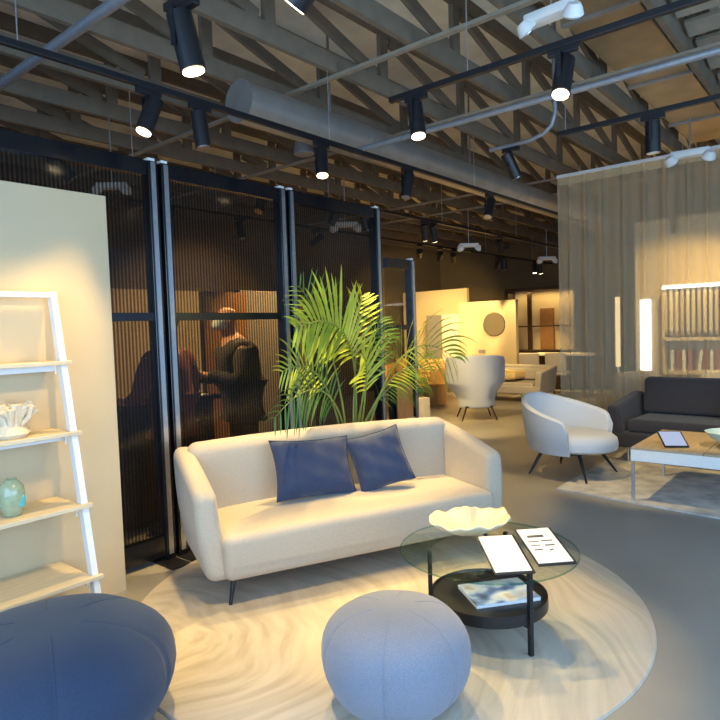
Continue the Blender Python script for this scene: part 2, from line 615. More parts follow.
# round duct
t = thing('round_duct', 'long round metal duct above the black screens', 'duct', (3.0, 3.58, 3.30))
part('duct_body', MB().tube([(0.02, 0, 0), (9.5, 0, 0)], 0.15, 32), M['duct'], t)
part('end_cap', MB().tube([(0, 0, 0), (0.02, 0, 0)], 0.155, 32), M['duct'], t)
for x in (1.4, 4.4, 7.4):
    part('seam_band', MB().tube([(x, 0, 0), (x + 0.05, 0, 0)], 0.154, 32), M['duct'], t)
for x in (1.0, 3.4, 6.0, 8.4):
    part('hanger_strap', MB().box((x, 0, 0.545), (0.03, 0.004, 0.81)), M['duct'], t, smooth=False)
# rectangular duct on the right
t = thing('sheet_metal_duct', 'flat tan sheet metal duct running between trusses upper right', 'duct', (5.9, 1.47, 3.9))
part('duct_body', MB().box((0, 0, 0), (5.4, 0.5, 0.3), bevel=0.008), mat('dull_sheet_metal', srgb(160, 140, 108), 0.4, 0.6, 4, 0.15), t, smooth=False)
for x in (-1.4, 0.2, 1.7):
    part('flange', MB().box((x, 0, 0), (0.04, 0.54, 0.34)), M['duct'], t, smooth=False)
for i, (x, w) in enumerate(((4.80, 'nearest the frame top'), (5.18, 'second from the frame top'), (5.56, 'third from the frame top'), (5.98, 'fourth from the frame top'), (6.45, 'lowest in the photo'))):
    solid('ceiling_board', MB().box((0, 0, 0), (0.16, 0.62, 0.03), rot=(0, 0.3, 0)), M['strip'], 'grey board between trusses in the upper right corner, %s' % w, 'ceiling board', (x, 0.75, 3.74),
          group='boards in the upper right corner', smooth=False)

# ------------------------------------------------------------------ tracks and spotlights
spot_h = MB().tube([(0, 0, -0.105), (0, 0, 0.105)], 0.05, 24)
spot_h.tube([(0, 0, -0.115), (0, 0, -0.105)], 0.051, 24)
HOUSE = spot_h.mesh('housing', M['black'])
LENS = MB().tube([(0, 0, -0.119), (0, 0, -0.1155)], 0.043, 24).mesh('lens', M['lens'])
LENSOFF = MB().tube([(0, 0, -0.119), (0, 0, -0.1155)], 0.043, 24).mesh('lens', M['steel'])
ADAPT = MB().box((0, 0, -0.0175), (0.16, 0.032, 0.037), bevel=0.004).mesh('adapter', M['black'], False)
BRACK = MB().box((0, 0.058, -0.105), (0.022, 0.007, 0.15)).box((0, 0.03, -0.037), (0.022, 0.062, 0.007)).mesh('bracket', M['black'], False)


def track(label, p0, p1):
    p0, p1 = Vector(p0), Vector(p1)
    d = p1 - p0
    t = thing('lighting_track', label, 'lighting track', p0, math.atan2(d.y, d.x))
    L = d.length
    part('rail', MB().box((L / 2, 0, 0.018), (L, 0.036, 0.036), bevel=0.003), M['black'], t, smooth=False)
    n = max(2, int(L / 2.2))
    if abs(d.x) > abs(d.y):
        xs = [L * (i + 0.5) / n for i in range(n)]
    else:
        xs = [abs(yy - p0.y) for yy in ys if min(p0.y, p1.y) < yy < max(p0.y, p1.y)][::2]
    for x in xs:
        part('hanger_wire', MB().tube([(x, 0, 0.03), (x, 0, TZ - p0.z + 0.02)], 0.0035, 6), M['steel'], t)
    return t


def spot(label, loc, aim, power=1.0, angle=50, lit=True, group='black track spotlights', along_x=True, scale=1.0, rz=None):
    loc = Vector(loc)
    aim = Vector(aim)
    t = thing('track_spotlight', label, 'spotlight', loc, 0 if along_x else PI / 2, group)
    t.scale = (scale,) * 3
    link('adapter', ADAPT, t)
    link('bracket', BRACK, t)
    c = Vector((0, 0, -0.15))
    wc = loc + c * scale
    d = (aim - wc).normalized()
    q = (-d).to_track_quat('Z', 'Y')
    e = q.to_euler()
    if not along_x:
        q = Matrix.Rotation(-PI / 2, 3, 'Z').to_quaternion() @ q
    h = link('housing', HOUSE, t, c, q.to_euler())
    link('lens', LENS if lit else LENSOFF, h)
    if power > 0:
        ld = bpy.data.lights.new('spot_beam', 'SPOT')
        ld.energy = SPOT_W * power
        ld.color = WARM
        ld.spot_size = math.radians(angle)
        ld.spot_blend = 0.45
        ld.shadow_soft_size = 0.045
        lo = bpy.data.objects.new('spot_beam', ld)
        C.objects.link(lo)
        lo.parent = h
        lo.location = (0, 0, -0.13)
    return t


TRK = 3.05
track('long black lighting track running above the screens under the round duct', (0.2, 3.28, TRK), (9.4, 3.28, TRK))
track('black lighting track crossing the upper right, nearest one', (3.27, 2.40, TRK), (3.27, -1.4, TRK))
track('black lighting track in front of the sheer curtain top', (4.78, 1.9, TRK), (4.78, -1.4, TRK))
track('black lighting track at the top edge of the photo', (1.69, 2.50, TRK + .03), (1.69, -0.9, TRK + .03))
track('black lighting track behind the screens passing over the wing chair', (1.6, 4.72, TRK), (13.6, 4.72, TRK))
track('farthest black lighting track in front of the yellow display walls', (3.6, 6.15, TRK), (15.0, 6.15, TRK))

spot('large black spotlight with lit lens at upper left, above the first screen', (1.69, 2.36, TRK + .03), (2.15, 1.95, 0), 1.0, 52, along_x=False, scale=1.15)
spot('black spotlight with glowing lens cut by the top edge of the photo', (1.69, 1.57, TRK + .03), (1.35, 3.5, 1.0), 0.62, 50, along_x=False, scale=1.15)
spot('black spotlight tilted left with lit lens, over the gap between cream wall and first screen', (2.07, 3.28, TRK), (0.95, 3.3, 0.2), 0.6, 50)
spot('dark spotlight hanging straight down, lens unseen, between the two leftmost lit ones', (2.43, 3.28, TRK), (2.62, 3.05, 0.3), 0.9, 56, lit=False)
spot('lit black spotlight hanging upright over the beige sofa beside the duct', (3.55, 3.28, TRK), (3.05, 2.75, 0.4), 1.7, 64)
spot('black spotlight tilted left on the long track above the palm', (4.70, 3.28, TRK), (4.15, 3.3, 0.9), 2.0, 54, lit=False)
spot('black spotlight hanging straight at the far right of the long track', (6.29, 3.28, TRK), (5.3, 3.25, 0.9), 1.3, 50, lit=False)
spot('black spotlight with lit lens at the left end of the nearest crossing track', (3.27, 2.2, TRK), (2.85, 1.60, 0.1), 0.9, 42, along_x=False)
spot('black spotlight with large glowing lens, upper right on the nearest crossing track', (3.27, 1.26, TRK), (2.05, 1.22, 0.0), 0.35, 44, along_x=False)
spot('unlit black spotlight hanging just in front of the sheer curtain top', (4.78, 1.2, TRK), (4.9, 1.2, 0), 0.0, lit=False, along_x=False)
spot('black spotlight tilted right under the bent conduit near the curtain corner', (5.05, 2.42, 3.133), (6.5, 1.75, 0.3), 1.1, 50, along_x=False, lit=False)
spot('left of the paired black spotlights above the wing chair', (7.15, 4.72, TRK), (8.2, 5.4, 0), 1.2, 60)
spot('right of the paired black spotlights above the wing chair', (7.36, 4.72, TRK), (8.6, 4.9, 0.4), 1.2, 60)
spot('black spotlight hanging upright before the dark wall above the wing chair right', (9.39, 4.72, TRK), (11.9, 5.8, 0.5), 1.5, 60, lit=False)
spot('dim black spotlight seen through the second screen, upper middle', (4.19, 4.72, TRK), (3.3, 4.45, 1.4), 1.7, 60, lit=False)
spot('dim black spotlight seen through the third screen, left', (5.3, 4.72, TRK), (4.9, 5.7, 1.2), 1.8, 74, lit=False)
spot('dim black spotlight seen through the third screen, right', (5.84, 4.72, TRK), (6.6, 4.5, 0.2), 0.9, 60, lit=False)
spot('dim black spotlight seen through the second screen, far left', (4.06, 6.15, TRK), (4.3, 7.0, 0.5), 0.8, 60, lit=False)
spot('dim black spotlight seen through the second screen beside its right post', (5.1, 6.15, TRK), (5.0, 5.4, 0.8), 0.7, 60, lit=False)
for x, lab, ax, ay, pw in ((9.13, 'leftmost black spotlight on the far track, before the tan wall', 13.0, 8.9, 2.2), (9.8, 'second black spotlight from the left on the far track', 12.2, 8.2, 2.2),
                           (10.28, 'third black spotlight from the left on the far track', 13.0, 7.7, 2.2), (12.11, 'fourth black spotlight from the left on the far track, above the mirror', 12.8, 7.2, 0.8),
                           (12.39, 'fifth black spotlight from the left on the far track, above the mirror', 12.6, 6.2, 1.0)):
    spot(lab, (x, 6.15, TRK), (ax, ay, 1.4 if x > 9.5 else 1.7), pw, 52, lit=False)
spot('lit black spotlight at the far end beside the curtain edge, left of the last two', (13.98, 6.15, TRK), (13.5, 5.9, 0), 1.4, 70)
spot('lit black spotlight at the far end touching the curtain edge, right of the last two', (14.3, 6.15, TRK), (14.6, 6.0, 1.2), 1.4, 70)

spot('dim black spotlight seen through the leftmost screen above the cream wall', (2.2, 4.72, TRK), (3.45, 4.38, 1.5), 1.5, 44, lit=False)
spot('dim black spotlight seen through the third screen, lowest of its three', (6.5, 6.15, TRK), (6.9, 9.7, 1.3), 2.0, 70, lit=False)  # extra spotlight put in to brighten the panel reflected by the mirror
# spotlights further out of view that light the sample wall behind the curtain
track('black lighting track behind the sheer curtain', (9.4, 2.6, TRK), (9.4, -2.0, TRK))
spot('black spotlight behind the curtain, left above the fabric samples', (9.4, 2.1, TRK), (10.7, 2.2, 1.2), 0.55, 125, along_x=False)
spot('black spotlight behind the curtain, right above the fabric samples', (9.4, 0.9, TRK), (10.7, 1.0, 1.2), 0.55, 125, along_x=False)
spot('black spotlight over the charcoal sofa on the curtain-side track', (4.78, 0.2, TRK), (7.0, 0.9, 0.4), 1.0, 50, along_x=False)


def emergency(label, loc, rz, s=1.0):
    t = thing('emergency_light', label, 'emergency light', loc, rz, 'white twin-head emergency lights')
    t.scale = (s, s, s)
    part('casing', MB().box((0, 0, 0), (0.28, 0.10, 0.055), bevel=0.012), M['plastic'], t)
    part('stem', MB().tube([(0, 0, 0.02), (0, 0, max(0.05, (TZ - loc[2]) / s + 0.02))], 0.006, 8), M['steel'], t)
    for sx in (-1, 1):
        hd = part('lamp_head', MB().lathe([(0, 0.06), (0.03, 0.055), (0.045, 0.03), (0.055, 0), (0.05, -0.004), (0, -0.004)], n=20), M['plastic'], t, (sx * 0.125, -0.02, -0.055), (0.6, sx * 0.5, 0))
        part('lamp_lens', MB().tube([(0, 0, -0.012), (0, 0, -0.0045)], 0.044, 16), M['steel'], hd)
    return t


emergency('large white twin-head emergency light at upper right near the lit spotlight', (3.62, 1.46, 3.42), -PI / 2 - 0.05, 1.12)
emergency('white twin-head emergency light in front of the sheer curtain top', (7.1, 1.43, 3.28), -PI / 2 + 0.1, 1.3)
emergency('white twin-head emergency light seen through the third screen', (6.3, 5.43, 3.0), -PI / 4, 1.2)
emergency('white twin-head emergency light above the wing chair', (9.6, 5.43, 3.0), -PI / 4, 1.2)
emergency('white twin-head emergency light at the far end beside the curtain edge', (12.98, 5.43, 3.0), -PI / 4, 1.3)
emergency('white twin-head emergency light seen through the first screen above the cream wall', (3.0, 5.43, 3.0), -PI / 4, 1.0)
t = thing('ceiling_speaker', 'pale round pendant ceiling speaker beside the duct', 'speaker', (4.3, 4.2, 3.3))
part('speaker_body', MB().lathe([(0, 0.14), (0.06, 0.14), (0.085, 0.1), (0.1, 0.0), (0.092, -0.01), (0, -0.008)], n=28), M['pipe'], t)
part('cable', MB().tube([(0, 0, 0.13), (0, 0, 0.4)], 0.005, 6), M['black'], t)

# ------------------------------------------------------------------ black screens
def screen(label, xa, xb, z1, rail_z, glassm, ya=3.85, kick=0.0, sides=(-1, 1)):
    t = thing('glass_screen', label, 'screen', ((xa + xb) / 2, ya, 0), 0, 'black framed screens')
    w = xb - xa
    h = w / 2
    for s in sides:
        p = part('post', MB().box((s * (h - 0.035), 0, z1 / 2), (0.07, 0.09, z1), bevel=0.004), M['blackgloss'], t, smooth=False)
        part('edge_strip', MB().box((s * (h - 0.035), -0.0475, z1 / 2 + 0.02), (0.034, 0.005, z1 - 0.06)), M['steel'], p, smooth=False, label='shiny metal strip on the black post')
        part('foot_plate', MB().box((s * (h - 0.07), -0.05, 0.006), (0.14, 0.34, 0.012)), M['black'], t, smooth=False)
        part('post_cap', MB().box((s * (h - 0.035), 0, z1 + 0.011), (0.05, 0.06, 0.022)), M['plastic'], t, smooth=False, label='small white cap on the post')
    part('top_rail', MB().box((0, 0, z1 - 0.05), (w - 0.14, 0.06, 0.10)), M['blackgloss'], t, smooth=False)
    part('bottom_rail', MB().box((0, 0, 0.11), (w - 0.14, 0.06, 0.14)), M['blackgloss'], t, smooth=False)
    part('middle_rail', MB().box((0, 0, rail_z), (w - 0.14, 0.05, 0.055)), M['blackgloss'], t, smooth=False)
    part('glass_pane', MB().box((0, 0.012, (z1 - 0.1 + 0.18) / 2), (w - 0.141, 0.006, z1 - 0.281)), glassm, t, smooth=False)
    if kick:
        part('kick_panel', MB().box((0, -0.008, 0.18 + (kick - 0.18) / 2), (w - 0.142, 0.02, kick - 0.18)), M['black'], t, smooth=False)
    return t


screen('black framed ribbed screen half hidden by the cream wall, leftmost', 1.22, 2.44, 2.80, 1.73, M['ribbed'])
screen('black framed ribbed screen showing the masked man behind it', 2.47, 3.66, 2.80, 1.73, M['ribbed'])
screen('black framed screen behind the top of the tall palm', 3.69, 4.96, 2.80, 1.73, M['ribbed'])
screen('lower black framed screen with solid base right of the palm', 5.0, 5.55, 2.32, 1.6, M['caseglass'], 3.85, 1.02, (1,))
t = thing('leaning_board', 'brown board leaning on the dark screen base behind the palm', 'board', (5.27, 3.79, 0.62))
part('board_panel', MB().box((0, 0, 0.2), (0.28, 0.015, 0.4)), M['brownwood'], t, smooth=False)
part('board_edge', MB().box((0, -0.012, 0.005), (0.30, 0.03, 0.012)), M['steel'], t, smooth=False)

# behind the screens
solid('freestanding_divider', MB().box((0, 0, 1.03), (0.6, 0.08, 2.06), bevel=0.004), M['brownwood'], 'tall warm brown panel behind the masked man', 'divider', (4.35, 5.6, 0), smooth=False)
solid('freestanding_divider', MB().box((0, 0, 1.05), (1.2, 0.08, 2.1), bevel=0.004), M['greyfab'], 'wide grey panel behind the masked man, right of the brown panel', 'divider', (5.28, 5.75, 0), smooth=False)
t = thing('sales_counter', 'dark counter between the masked man and the person in rust', 'counter', (3.0, 4.85, 0))
part('counter_body', MB().box((0, 0, 0.5), (0.9, 0.4, 1.0), bevel=0.005), M['darkwood'], t, smooth=False)
part('counter_top', MB().box((0, 0, 1.02), (1.0, 0.5, 0.04), bevel=0.005), M['darkwood'], t, smooth=False)
solid('paper_sheet', MB().box((0, 0, 0.002), (0.28, 0.2, 0.004)), M['paper'], 'white sheet of paper lying on the counter behind the screen', 'paper', (3.28, 4.74, 1.04), (0, 0, 0.4), smooth=False)


# ------------------------------------------------------------------ people
def skin_mesh(name, joints, edges, root, m, sub=2):
    me = bpy.data.meshes.new(name)
    keys = list(joints)
    idx = {k: i for i, k in enumerate(keys)}
    me.from_pydata([joints[k][0] for k in keys], [(idx[a], idx[b]) for a, b in edges], [])
    o = bpy.data.objects.new(name, me)
    C.objects.link(o)
    md = o.modifiers.new('Skin', 'SKIN')
    md.use_smooth_shade = True
    sv = me.skin_vertices[0].data
    for k in keys:
        r = joints[k][1]
        sv[idx[k]].radius = r if isinstance(r, tuple) else (r, r)
        sv[idx[k]].use_root = (k == root)
    sd = o.modifiers.new('Sub', 'SUBSURF')
    sd.levels = sd.render_levels = sub
    dg = bpy.context.evaluated_depsgraph_get()
    dg.update()
    m2 = bpy.data.meshes.new_from_object(o.evaluated_get(dg))
    bpy.data.objects.remove(o)
    m2.name = name
    m2.materials.clear()
    m2.materials.append(m)
    m2.shade_smooth()
    return m2


def chain(*ks):
    return [(ks[i], ks[i + 1]) for i in range(len(ks) - 1)]


def person(label, loc, rz, hip, top_m, leg_m, arms, headtilt, bald=True, mask=True, hairm=None):
    """local: faces -Y... figure looks along +X; z up"""
    t = thing('person', label, 'person', loc, rz)
    J = {'pel': ((0, 0, .95), (.13, .16)), 'wst': ((.01, 0, 1.10), (.12, .15)), 'chs': ((.03, 0, 1.30), (.13, .18)), 'shl': ((.05, 0, 1.43), (.09, .12)), 'nek': ((.08, 0, 1.53), .055),
         'jaw': ((.11, 0, 1.60), (.065, .065)), 'skl': ((.10, 0, 1.69), (.098, .085)), 'top': ((.09, 0, 1.76), (.07, .065))}
    E = chain('pel', 'wst', 'chs', 'shl', 'nek', 'jaw', 'skl', 'top')
    for s, n in ((1, 'l'), (-1, 'r')):
        el, wr, hd = arms[n]
        J[n + 'sh'] = ((.04, s * .19, 1.40), .065)
        J[n + 'el'] = (el, .047)
        J[n + 'wr'] = (wr, .03)
        J[n + 'pm'] = (hd, (.022, .04))
        E += chain('shl', n + 'sh', n + 'el', n + 'wr', n + 'pm')
        d = (Vector(hd) - Vector(wr)).normalized()
        side = d.cross(Vector((0, 0, 1))).normalized()
        for q in range(4):
            b = Vector(hd) + d * .035 + side * (.03 - .02 * q)
            f1 = b + d * (.04 - .004 * abs(q - 1)) + Vector((0, 0, -.006))
            f2 = f1 + d * .025 + Vector((0, 0, -.02))
            J['%sf%d' % (n, q)] = (tuple(b), .011)
            J['%sg%d' % (n, q)] = (tuple(f1), .0095)
            J['%sh%d' % (n, q)] = (tuple(f2), .008)
            E += chain(n + 'pm', '%sf%d' % (n, q), '%sg%d' % (n, q), '%sh%d' % (n, q))
        th = Vector(hd) + side * s * .045 + d * .01
        J[n + 't0'] = (tuple(th), .012)
        J[n + 't1'] = (tuple(th + d * .035 + side * s * .012), .0095)
        E += chain(n + 'pm', n + 't0', n + 't1')
        J[n + 'hp'] = ((0, s * .09, .80), .085)
        J[n + 'kn'] = ((.02, s * .10, .50), .062)
        J[n + 'an'] = ((-.01, s * .10, .09), .042)
        J[n + 'to'] = ((.16, s * .11, .035), (.034, .045))
        E += chain('pel', n + 'hp', n + 'kn', n + 'an', n + 'to')
    body = link('body', skin_mesh('body', J, E, 'pel', M['skin']), t)
    # face features merged into the body mesh
    bm = bmesh.new()
    bm.from_mesh(body.data)
    extra = MB()
    extra.rbox((.21, 0, 1.655), (.045, .03, .05), .012, 2, 2)
    for s in (-1, 1):
        extra.rbox((.09, s * .087, 1.665), (.05, .02, .07), .009, 2, 2)
        extra.rbox((.185, s * .035, 1.685), (.016, .022, .014), .006, 2, 2)
    extra.rbox((.187, 0, 1.605), (.016, .045, .014), .006, 2, 2)
    em = extra.mesh('face', M['skin'])
    bm.from_mesh(em)
    bm.to_mesh(body.data)
    bm.free()
    body.data.shade_smooth()
    grow = lambda k, e: (J[k][0], tuple(x + e for x in (J[k][1] if isinstance(J[k][1], tuple) else (J[k][1],) * 2)))
    JK = {k: grow(k, .022) for k in ('pel', 'wst', 'chs', 'shl', 'lsh', 'rsh', 'lel', 'rel', 'lwr', 'rwr')}
    JK['hem'] = ((.0, 0, .82), (.14, .175))
    JK['nk2'] = ((.07, 0, 1.50), .085)
    EK = chain('hem', 'pel', 'wst', 'chs', 'shl', 'nk2') + chain('shl', 'lsh', 'lel', 'lwr') + chain('shl', 'rsh', 'rel', 'rwr')
    link('jacket', skin_mesh('jacket', JK, EK, 'pel', top_m), t)
    JT = {k: grow(k, .018) for k in ('pel', 'lhp', 'rhp', 'lkn', 'rkn', 'lan', 'ran')}
    JT['pel'] = ((0, 0, .92), (.11, .13))
    link('trousers', skin_mesh('trousers', JT, chain('pel', 'lhp', 'lkn', 'lan') + chain('pel', 'rhp', 'rkn', 'ran'), 'pel', leg_m), t)
    for s in (-1, 1):
        part('shoe', MB().rbox((.06, s * .105, .045), (.29, .10, .088), .04, 3, 3), M['black'], t)
    if mask:
        part('face_mask', MB().rbox((.165, 0, 1.62), (.115, .14, .11), .045, 4, 3), M['mask'], t)
    if hairm:
        part('hair', MB().rbox((.065, 0, 1.71), (.22, .205, .2), .09, 4, 4), hairm, t)
    return t


ARM1 = {'l': ((.10, .27, 1.14), (.32, .14, 1.20), (.40, .10, 1.22)), 'r': ((.10, -.27, 1.14), (.33, -.12, 1.16), (.41, -.08, 1.17))}
person('bald person in a dark jacket and face mask, reaching over the counter behind the screen', (3.56, 4.36, 0), 2.75, .95, M['jacket'], M['trouser'], ARM1, 0, True, True).scale = (1.12, 1.12, 1.04)
ARM2 = {'l': ((.05, .30, 1.12), (.26, .22, 1.08), (.34, .2, 1.09)), 'r': ((.05, -.30, 1.12), (.26, -.22, 1.08), (.34, -.2, 1.09))}
person('dark haired person in a rust sweater seen through the screen by its left post', (2.80, 4.30, 0), 1.75, .95, M['sweater'], M['trouser'], ARM2, 0, False, False, M['hair'])

# ------------------------------------------------------------------ beige sofa
def pillow(name, label, loc, rot, w, h, th, m, group=None):
    def fn(u, v, s):
        x, y = (u - .5) * 2, (v - .5) * 2
        k = 1 - .09 * (1 - y * y) * x * x - 0.0
        k2 = 1 - .09 * (1 - x * x) * y * y
        puff = ((1 - x ** 4) * (1 - y ** 4)) ** .55
        wr = .012 * math.sin(9 * x + 5 * y) * math.sin(4 * y - 3 * x) * puff
        return Vector((x * w / 2 * k, s * (th / 2 * puff + wr * .6) + (0.0), y * h / 2 * k2))
    mb = MB()
    mb.grid(20, 20, lambda u, v: fn(u, v, 1))
    mb.grid(20, 20, lambda u, v: fn(u, v, -1))
    bmesh.ops.remove_doubles(mb.bm, verts=mb.bm.verts[:], dist=1e-4)
    t = thing(name, label, 'cushion', loc, 0, group)
    t.rotation_euler = rot
    part('cushion_cover', mb, m, t)
    pts = []
    for k in range(4):
        for j in range(8):
            f = j / 8
            u, v = [(f, 0), (1, f), (1 - f, 1), (0, 1 - f)][k]
            pts.append(fn(u, v, 1) * 1.004)
    pts.append(pts[0])
    part('seam', MB().tube(pts, .004, 6, False), m, t)
    return t


SR = math.radians(-25)
sofa = thing('sofa', 'beige three seat sofa with curved arms on the round rug', 'sofa', (3.18, 2.815, 0.017), SR)
SW, SD = 2.04, 0.86      # width, depth; local y=-.43 is the front


def seat_fn(x, y, z):
    return (x, y - .012 * math.cos(x * 1.4) * (z > -.05), z + .018 * max(0, 1 - (x / .95) ** 2) * (z > 0))


part('seat', MB().rbox((0, -.06, .275), (1.92, .75, .27), .055, 10, 4, seat_fn), M['sofa'], sofa)


def back_fn(x, y, z):
    t = (z + .3) / .6
    return (x * (1 + .05 * t), y + .10 * t + .05 * (x / .95) ** 2 * -1, z + .015 * math.cos(x * 1.6))


part('backrest', MB().rbox((0, .28, .545), (1.96, .17, .60), .075, 10, 4, back_fn), M['sofa'], sofa)


def arm_fn(s):
    def f(x, y, z):
        t = max(0, min(1, (z + .29) / .58))
        fr = max(0, min(1, (.42 - y) / .84))     # 1 at the front
        z2 = z + t * (.10 - .17 * fr ** 1.3)
        lean = .07 * t ** 1.6 + .03 * math.sin(t * PI)
        thick = 1 - .22 * t
        yy = y - (.05 * (1 - t) * (1 - fr)) + .05 * (t - .5)
        return (x * thick + s * lean, yy, z2)
    return f


for s in (-1, 1):
    part('arm', MB().rbox((s * .965, .03, .43), (.17, .80, .58), .06, 8, 5, arm_fn(s)), M['sofa'], sofa)
    for q in (-1, 1):
        part('leg', MB().tube([(s * .89, q * .33 - .02, .16), (s * .93, q * .37 - .02, 0)], [.017, .010], 12), M['black'], sofa)
part('base_frame', MB().box((0, .0, .165), (1.7, .62, .03)), M['black'], sofa, smooth=False)


def on_sofa(x, y, z):
    return sofa.matrix_basis @ Vector((x, y, z))


SC.view_layers[0].update()
sofa_m = Matrix.Translation((3.18, 2.815, 0.017)) @ Matrix.Rotation(SR, 4, 'Z')
p = sofa_m @ Vector((-.20, .10, .625))
pillow('throw_cushion', 'navy rectangular cushion lying left of its twin on the beige sofa', p, (-.42, .05, SR + .05), .60, .42, .15, M['navycush'], 'navy sofa cushions')
p = sofa_m @ Vector((.30, .06, .63))
pillow('throw_cushion', 'navy cushion right of its twin, tilted corner up on the beige sofa', p, (-.40, -.20, SR - .12), .42, .42, .15, M['navycush'], 'navy sofa cushions')

# ------------------------------------------------------------------ rugs
solid('round_rug', MB().lathe([(0, .017), (1.44, .017), (1.46, .012), (1.465, 0.001), (0, .001)], n=96), M['rug'], 'large round swirled beige rug under the sofa and glass table', 'rug', (2.83, 2.22, 0))
solid('area_rug', MB().prism([(0, 0), (-.17, -1.5), (-.34, -3.0), (2.3, -3.1), (2.7, -.0)], .001, .014), M['rug2'], 'pale mottled rectangular rug under the armchair and white table', 'rug', (5.62, 2.30, 0), smooth=False)

# ------------------------------------------------------------------ glass coffee table
t = thing('coffee_table', 'round glass top coffee table with a black lower tray', 'coffee table', (2.79, 1.51, 0.017))
TZT = .435
part('glass_top', MB().lathe([(0, TZT), (.44, TZT), (.449, TZT - .001), (.449, TZT - .009), (.44, TZT - .01), (0, TZT - .01)], n=80), M['clear'], t)
part('glass_edge', MB().lathe([(.4495, TZT), (.452, TZT - .002), (.452, TZT - .008), (.4495, TZT - .01)], n=80), M['glassedge'], t, label='greenish glass rim')
part('tray', MB().lathe([(0, .196), (.285, .196), (.288, .206), (.296, .206), (.297, .15), (.285, .143), (0, .143)], n=64), M['black'], t)
for k, a in enumerate((-1.95, .16, 2.25, 1.55)[:3]):
    cx, cy = .30 * math.cos(a), .30 * math.sin(a)
    part('leg', MB().box((cx, cy, TZT / 2 - .006), (.022, .022, TZT - .012), rot=(0, 0, a), bevel=.002), M['black'], t, smooth=False)
    part('bracket', MB().box((.21 * math.cos(a), .21 * math.sin(a), .136), (.2, .018, .014), rot=(0, 0, a)), M['black'], t, smooth=False)
ZT = .017 + TZT
# leaf bowl
def leaf_bowl(u, v):
    a = u * 2 * PI
    r = v
    lob = 1 + .03 * math.sin(6 * a + .6) * r - .34 * r * math.exp(-((math.atan2(math.sin(a - 1.1), math.cos(a - 1.1))) / .10) ** 2)
    z = .088 * r ** 1.9 + .008 * math.sin(6 * a + .6) * r * r + .006 * math.sin(13 * a) * r * r
    return Vector((.235 * r * lob * math.cos(a), .185 * r * lob * math.sin(a), z + .003))


mb = MB().grid(96, 14, leaf_bowl)
bmesh.ops.remove_doubles(mb.bm, verts=mb.bm.verts[:], dist=1e-4)
bowl = solid('leaf_bowl', mb, M['ceramic'], 'cream leaf shaped bowl with a ruffled rim on the glass table', 'bowl', (2.93, 1.69, ZT + .001), (0, 0, -.5))
sm = bowl.modifiers.new('Solid', 'SOLIDIFY')
sm.thickness = .008
sm.offset = 1


def info_stand(label, c, ang, tablet_m, rows, tilt=.22, w=.19, h=.32):
    t = thing('info_board', label, 'display board', (c[0], c[1], ZT + .001), ang, 'black info boards on the glass table')
    R = (tilt, 0, 0)
    off = (0, 0, .5 * h * math.sin(tilt) + .004)
    part('backing', MB().box((0, 0, 0), (w, h, .008), bevel=.002), M['black'], t, off, R, False)
    card = part('card', MB().box((-.003, .004, .0052), (w - .018, h - .02, .002)), M['paper'], t, off, R, False)
    for (x, y, ww, hh, mm) in rows:
        part('print', MB().box((x, y, .0066), (ww, hh, .0006)), M[mm], card, smooth=False)
    part('prop', MB().box((0, h * .36, .5 * h * math.sin(tilt)), (w * .5, .006, max(.01, h * .82 * math.sin(tilt) - .004))), M['black'], t, smooth=False)
    return t


ROWS1 = [(-.01, .09 - i * .027, .11 - (i % 3) * .014, .004, 'inklight') for i in range(7)]
ROWS2 = [(-.016, .082, .085, .020, 'ink'), (-.044, .036, .056, .007, 'ink'), (.026, .038, .06, .008, 'ink'), (-.044, .002, .048, .007, 'ink'), (.026, -.002, .05, .010, 'ink'),
         (-.044, -.036, .042, .009, 'ink'), (.018, -.042, .018, .010, 'ink'), (-.03, -.11, .02, .004, 'inklight')]
ANG = math.atan2(-.30, -.31) + PI / 2 + PI
info_stand('left black info board with a pale printed card on the glass table', (2.655, 1.345), math.radians(-46), None, ROWS1)
info_stand('right black info board with dark printed blocks on the glass table', (2.865, 1.235), math.radians(-44), None, ROWS2)
t = thing('magazine', 'glossy blue toned magazine lying on the table lower tray', 'magazine', (2.80, 1.46, .017 + .1965), math.radians(-38))
part('pages', MB().box((0, 0, .008), (.34, .25, .016)), M['paper'], t, smooth=False)
part('cover', MB().box((0, 0, .017), (.344, .255, .002)), M['cover'], t, smooth=False)


# ------------------------------------------------------------------ poufs
def pouf(label, loc, R, h, m, nseam, ph, zb=.0):
    t = thing('pouf', label, 'pouf', loc)
    prof = []
    n = 22
    for i in range(n + 1):
        a = -PI / 2 + PI * i / n
        ca, sa = math.cos(a), math.sin(a)
        r = R * (abs(ca) ** .62)
        if a < 0:
            r = R * (abs(ca) ** .45) * (1 - .10 * (-sa))
        z = h / 2 + h / 2 * math.copysign(abs(sa) ** .80, sa)
        prof.append((max(r, 0), z))
    prof[0] = (0, 0)
    prof[-1] = (0, h)

    def fn(x, y, z, a):
        q = ((a - ph) * nseam / (2 * PI)) % 1.0
        d = min(q, 1 - q) * 2 * PI / nseam
        k = 1 - .022 * math.exp(-(d / .03) ** 2) + .012 * math.cos(nseam * (a - ph) + PI)
        return x * k, y * k, z
    part('cover', MB().lathe(prof, n=180, fn=fn), m, t)
    for s in range(nseam):
        a = ph + s * 2 * PI / nseam
        pts = [((r * .966) * math.cos(a), (r * .966) * math.sin(a), z * .998 + .0) for r, z in prof[4:-1]]
        part('seam', MB().tube(pts, .0035, 6), m, t)
    return t


pouf('blue grey round pouf on the rug in the centre foreground', (2.02, 1.54, 0.017), .315, .41, M['bluegrey'], 6, 3.62)
pouf('large navy pouf at the lower left corner before the ladder shelf', (1.02, 2.52, 0.0), .48, .47, M['navy'], 6, 4.35)

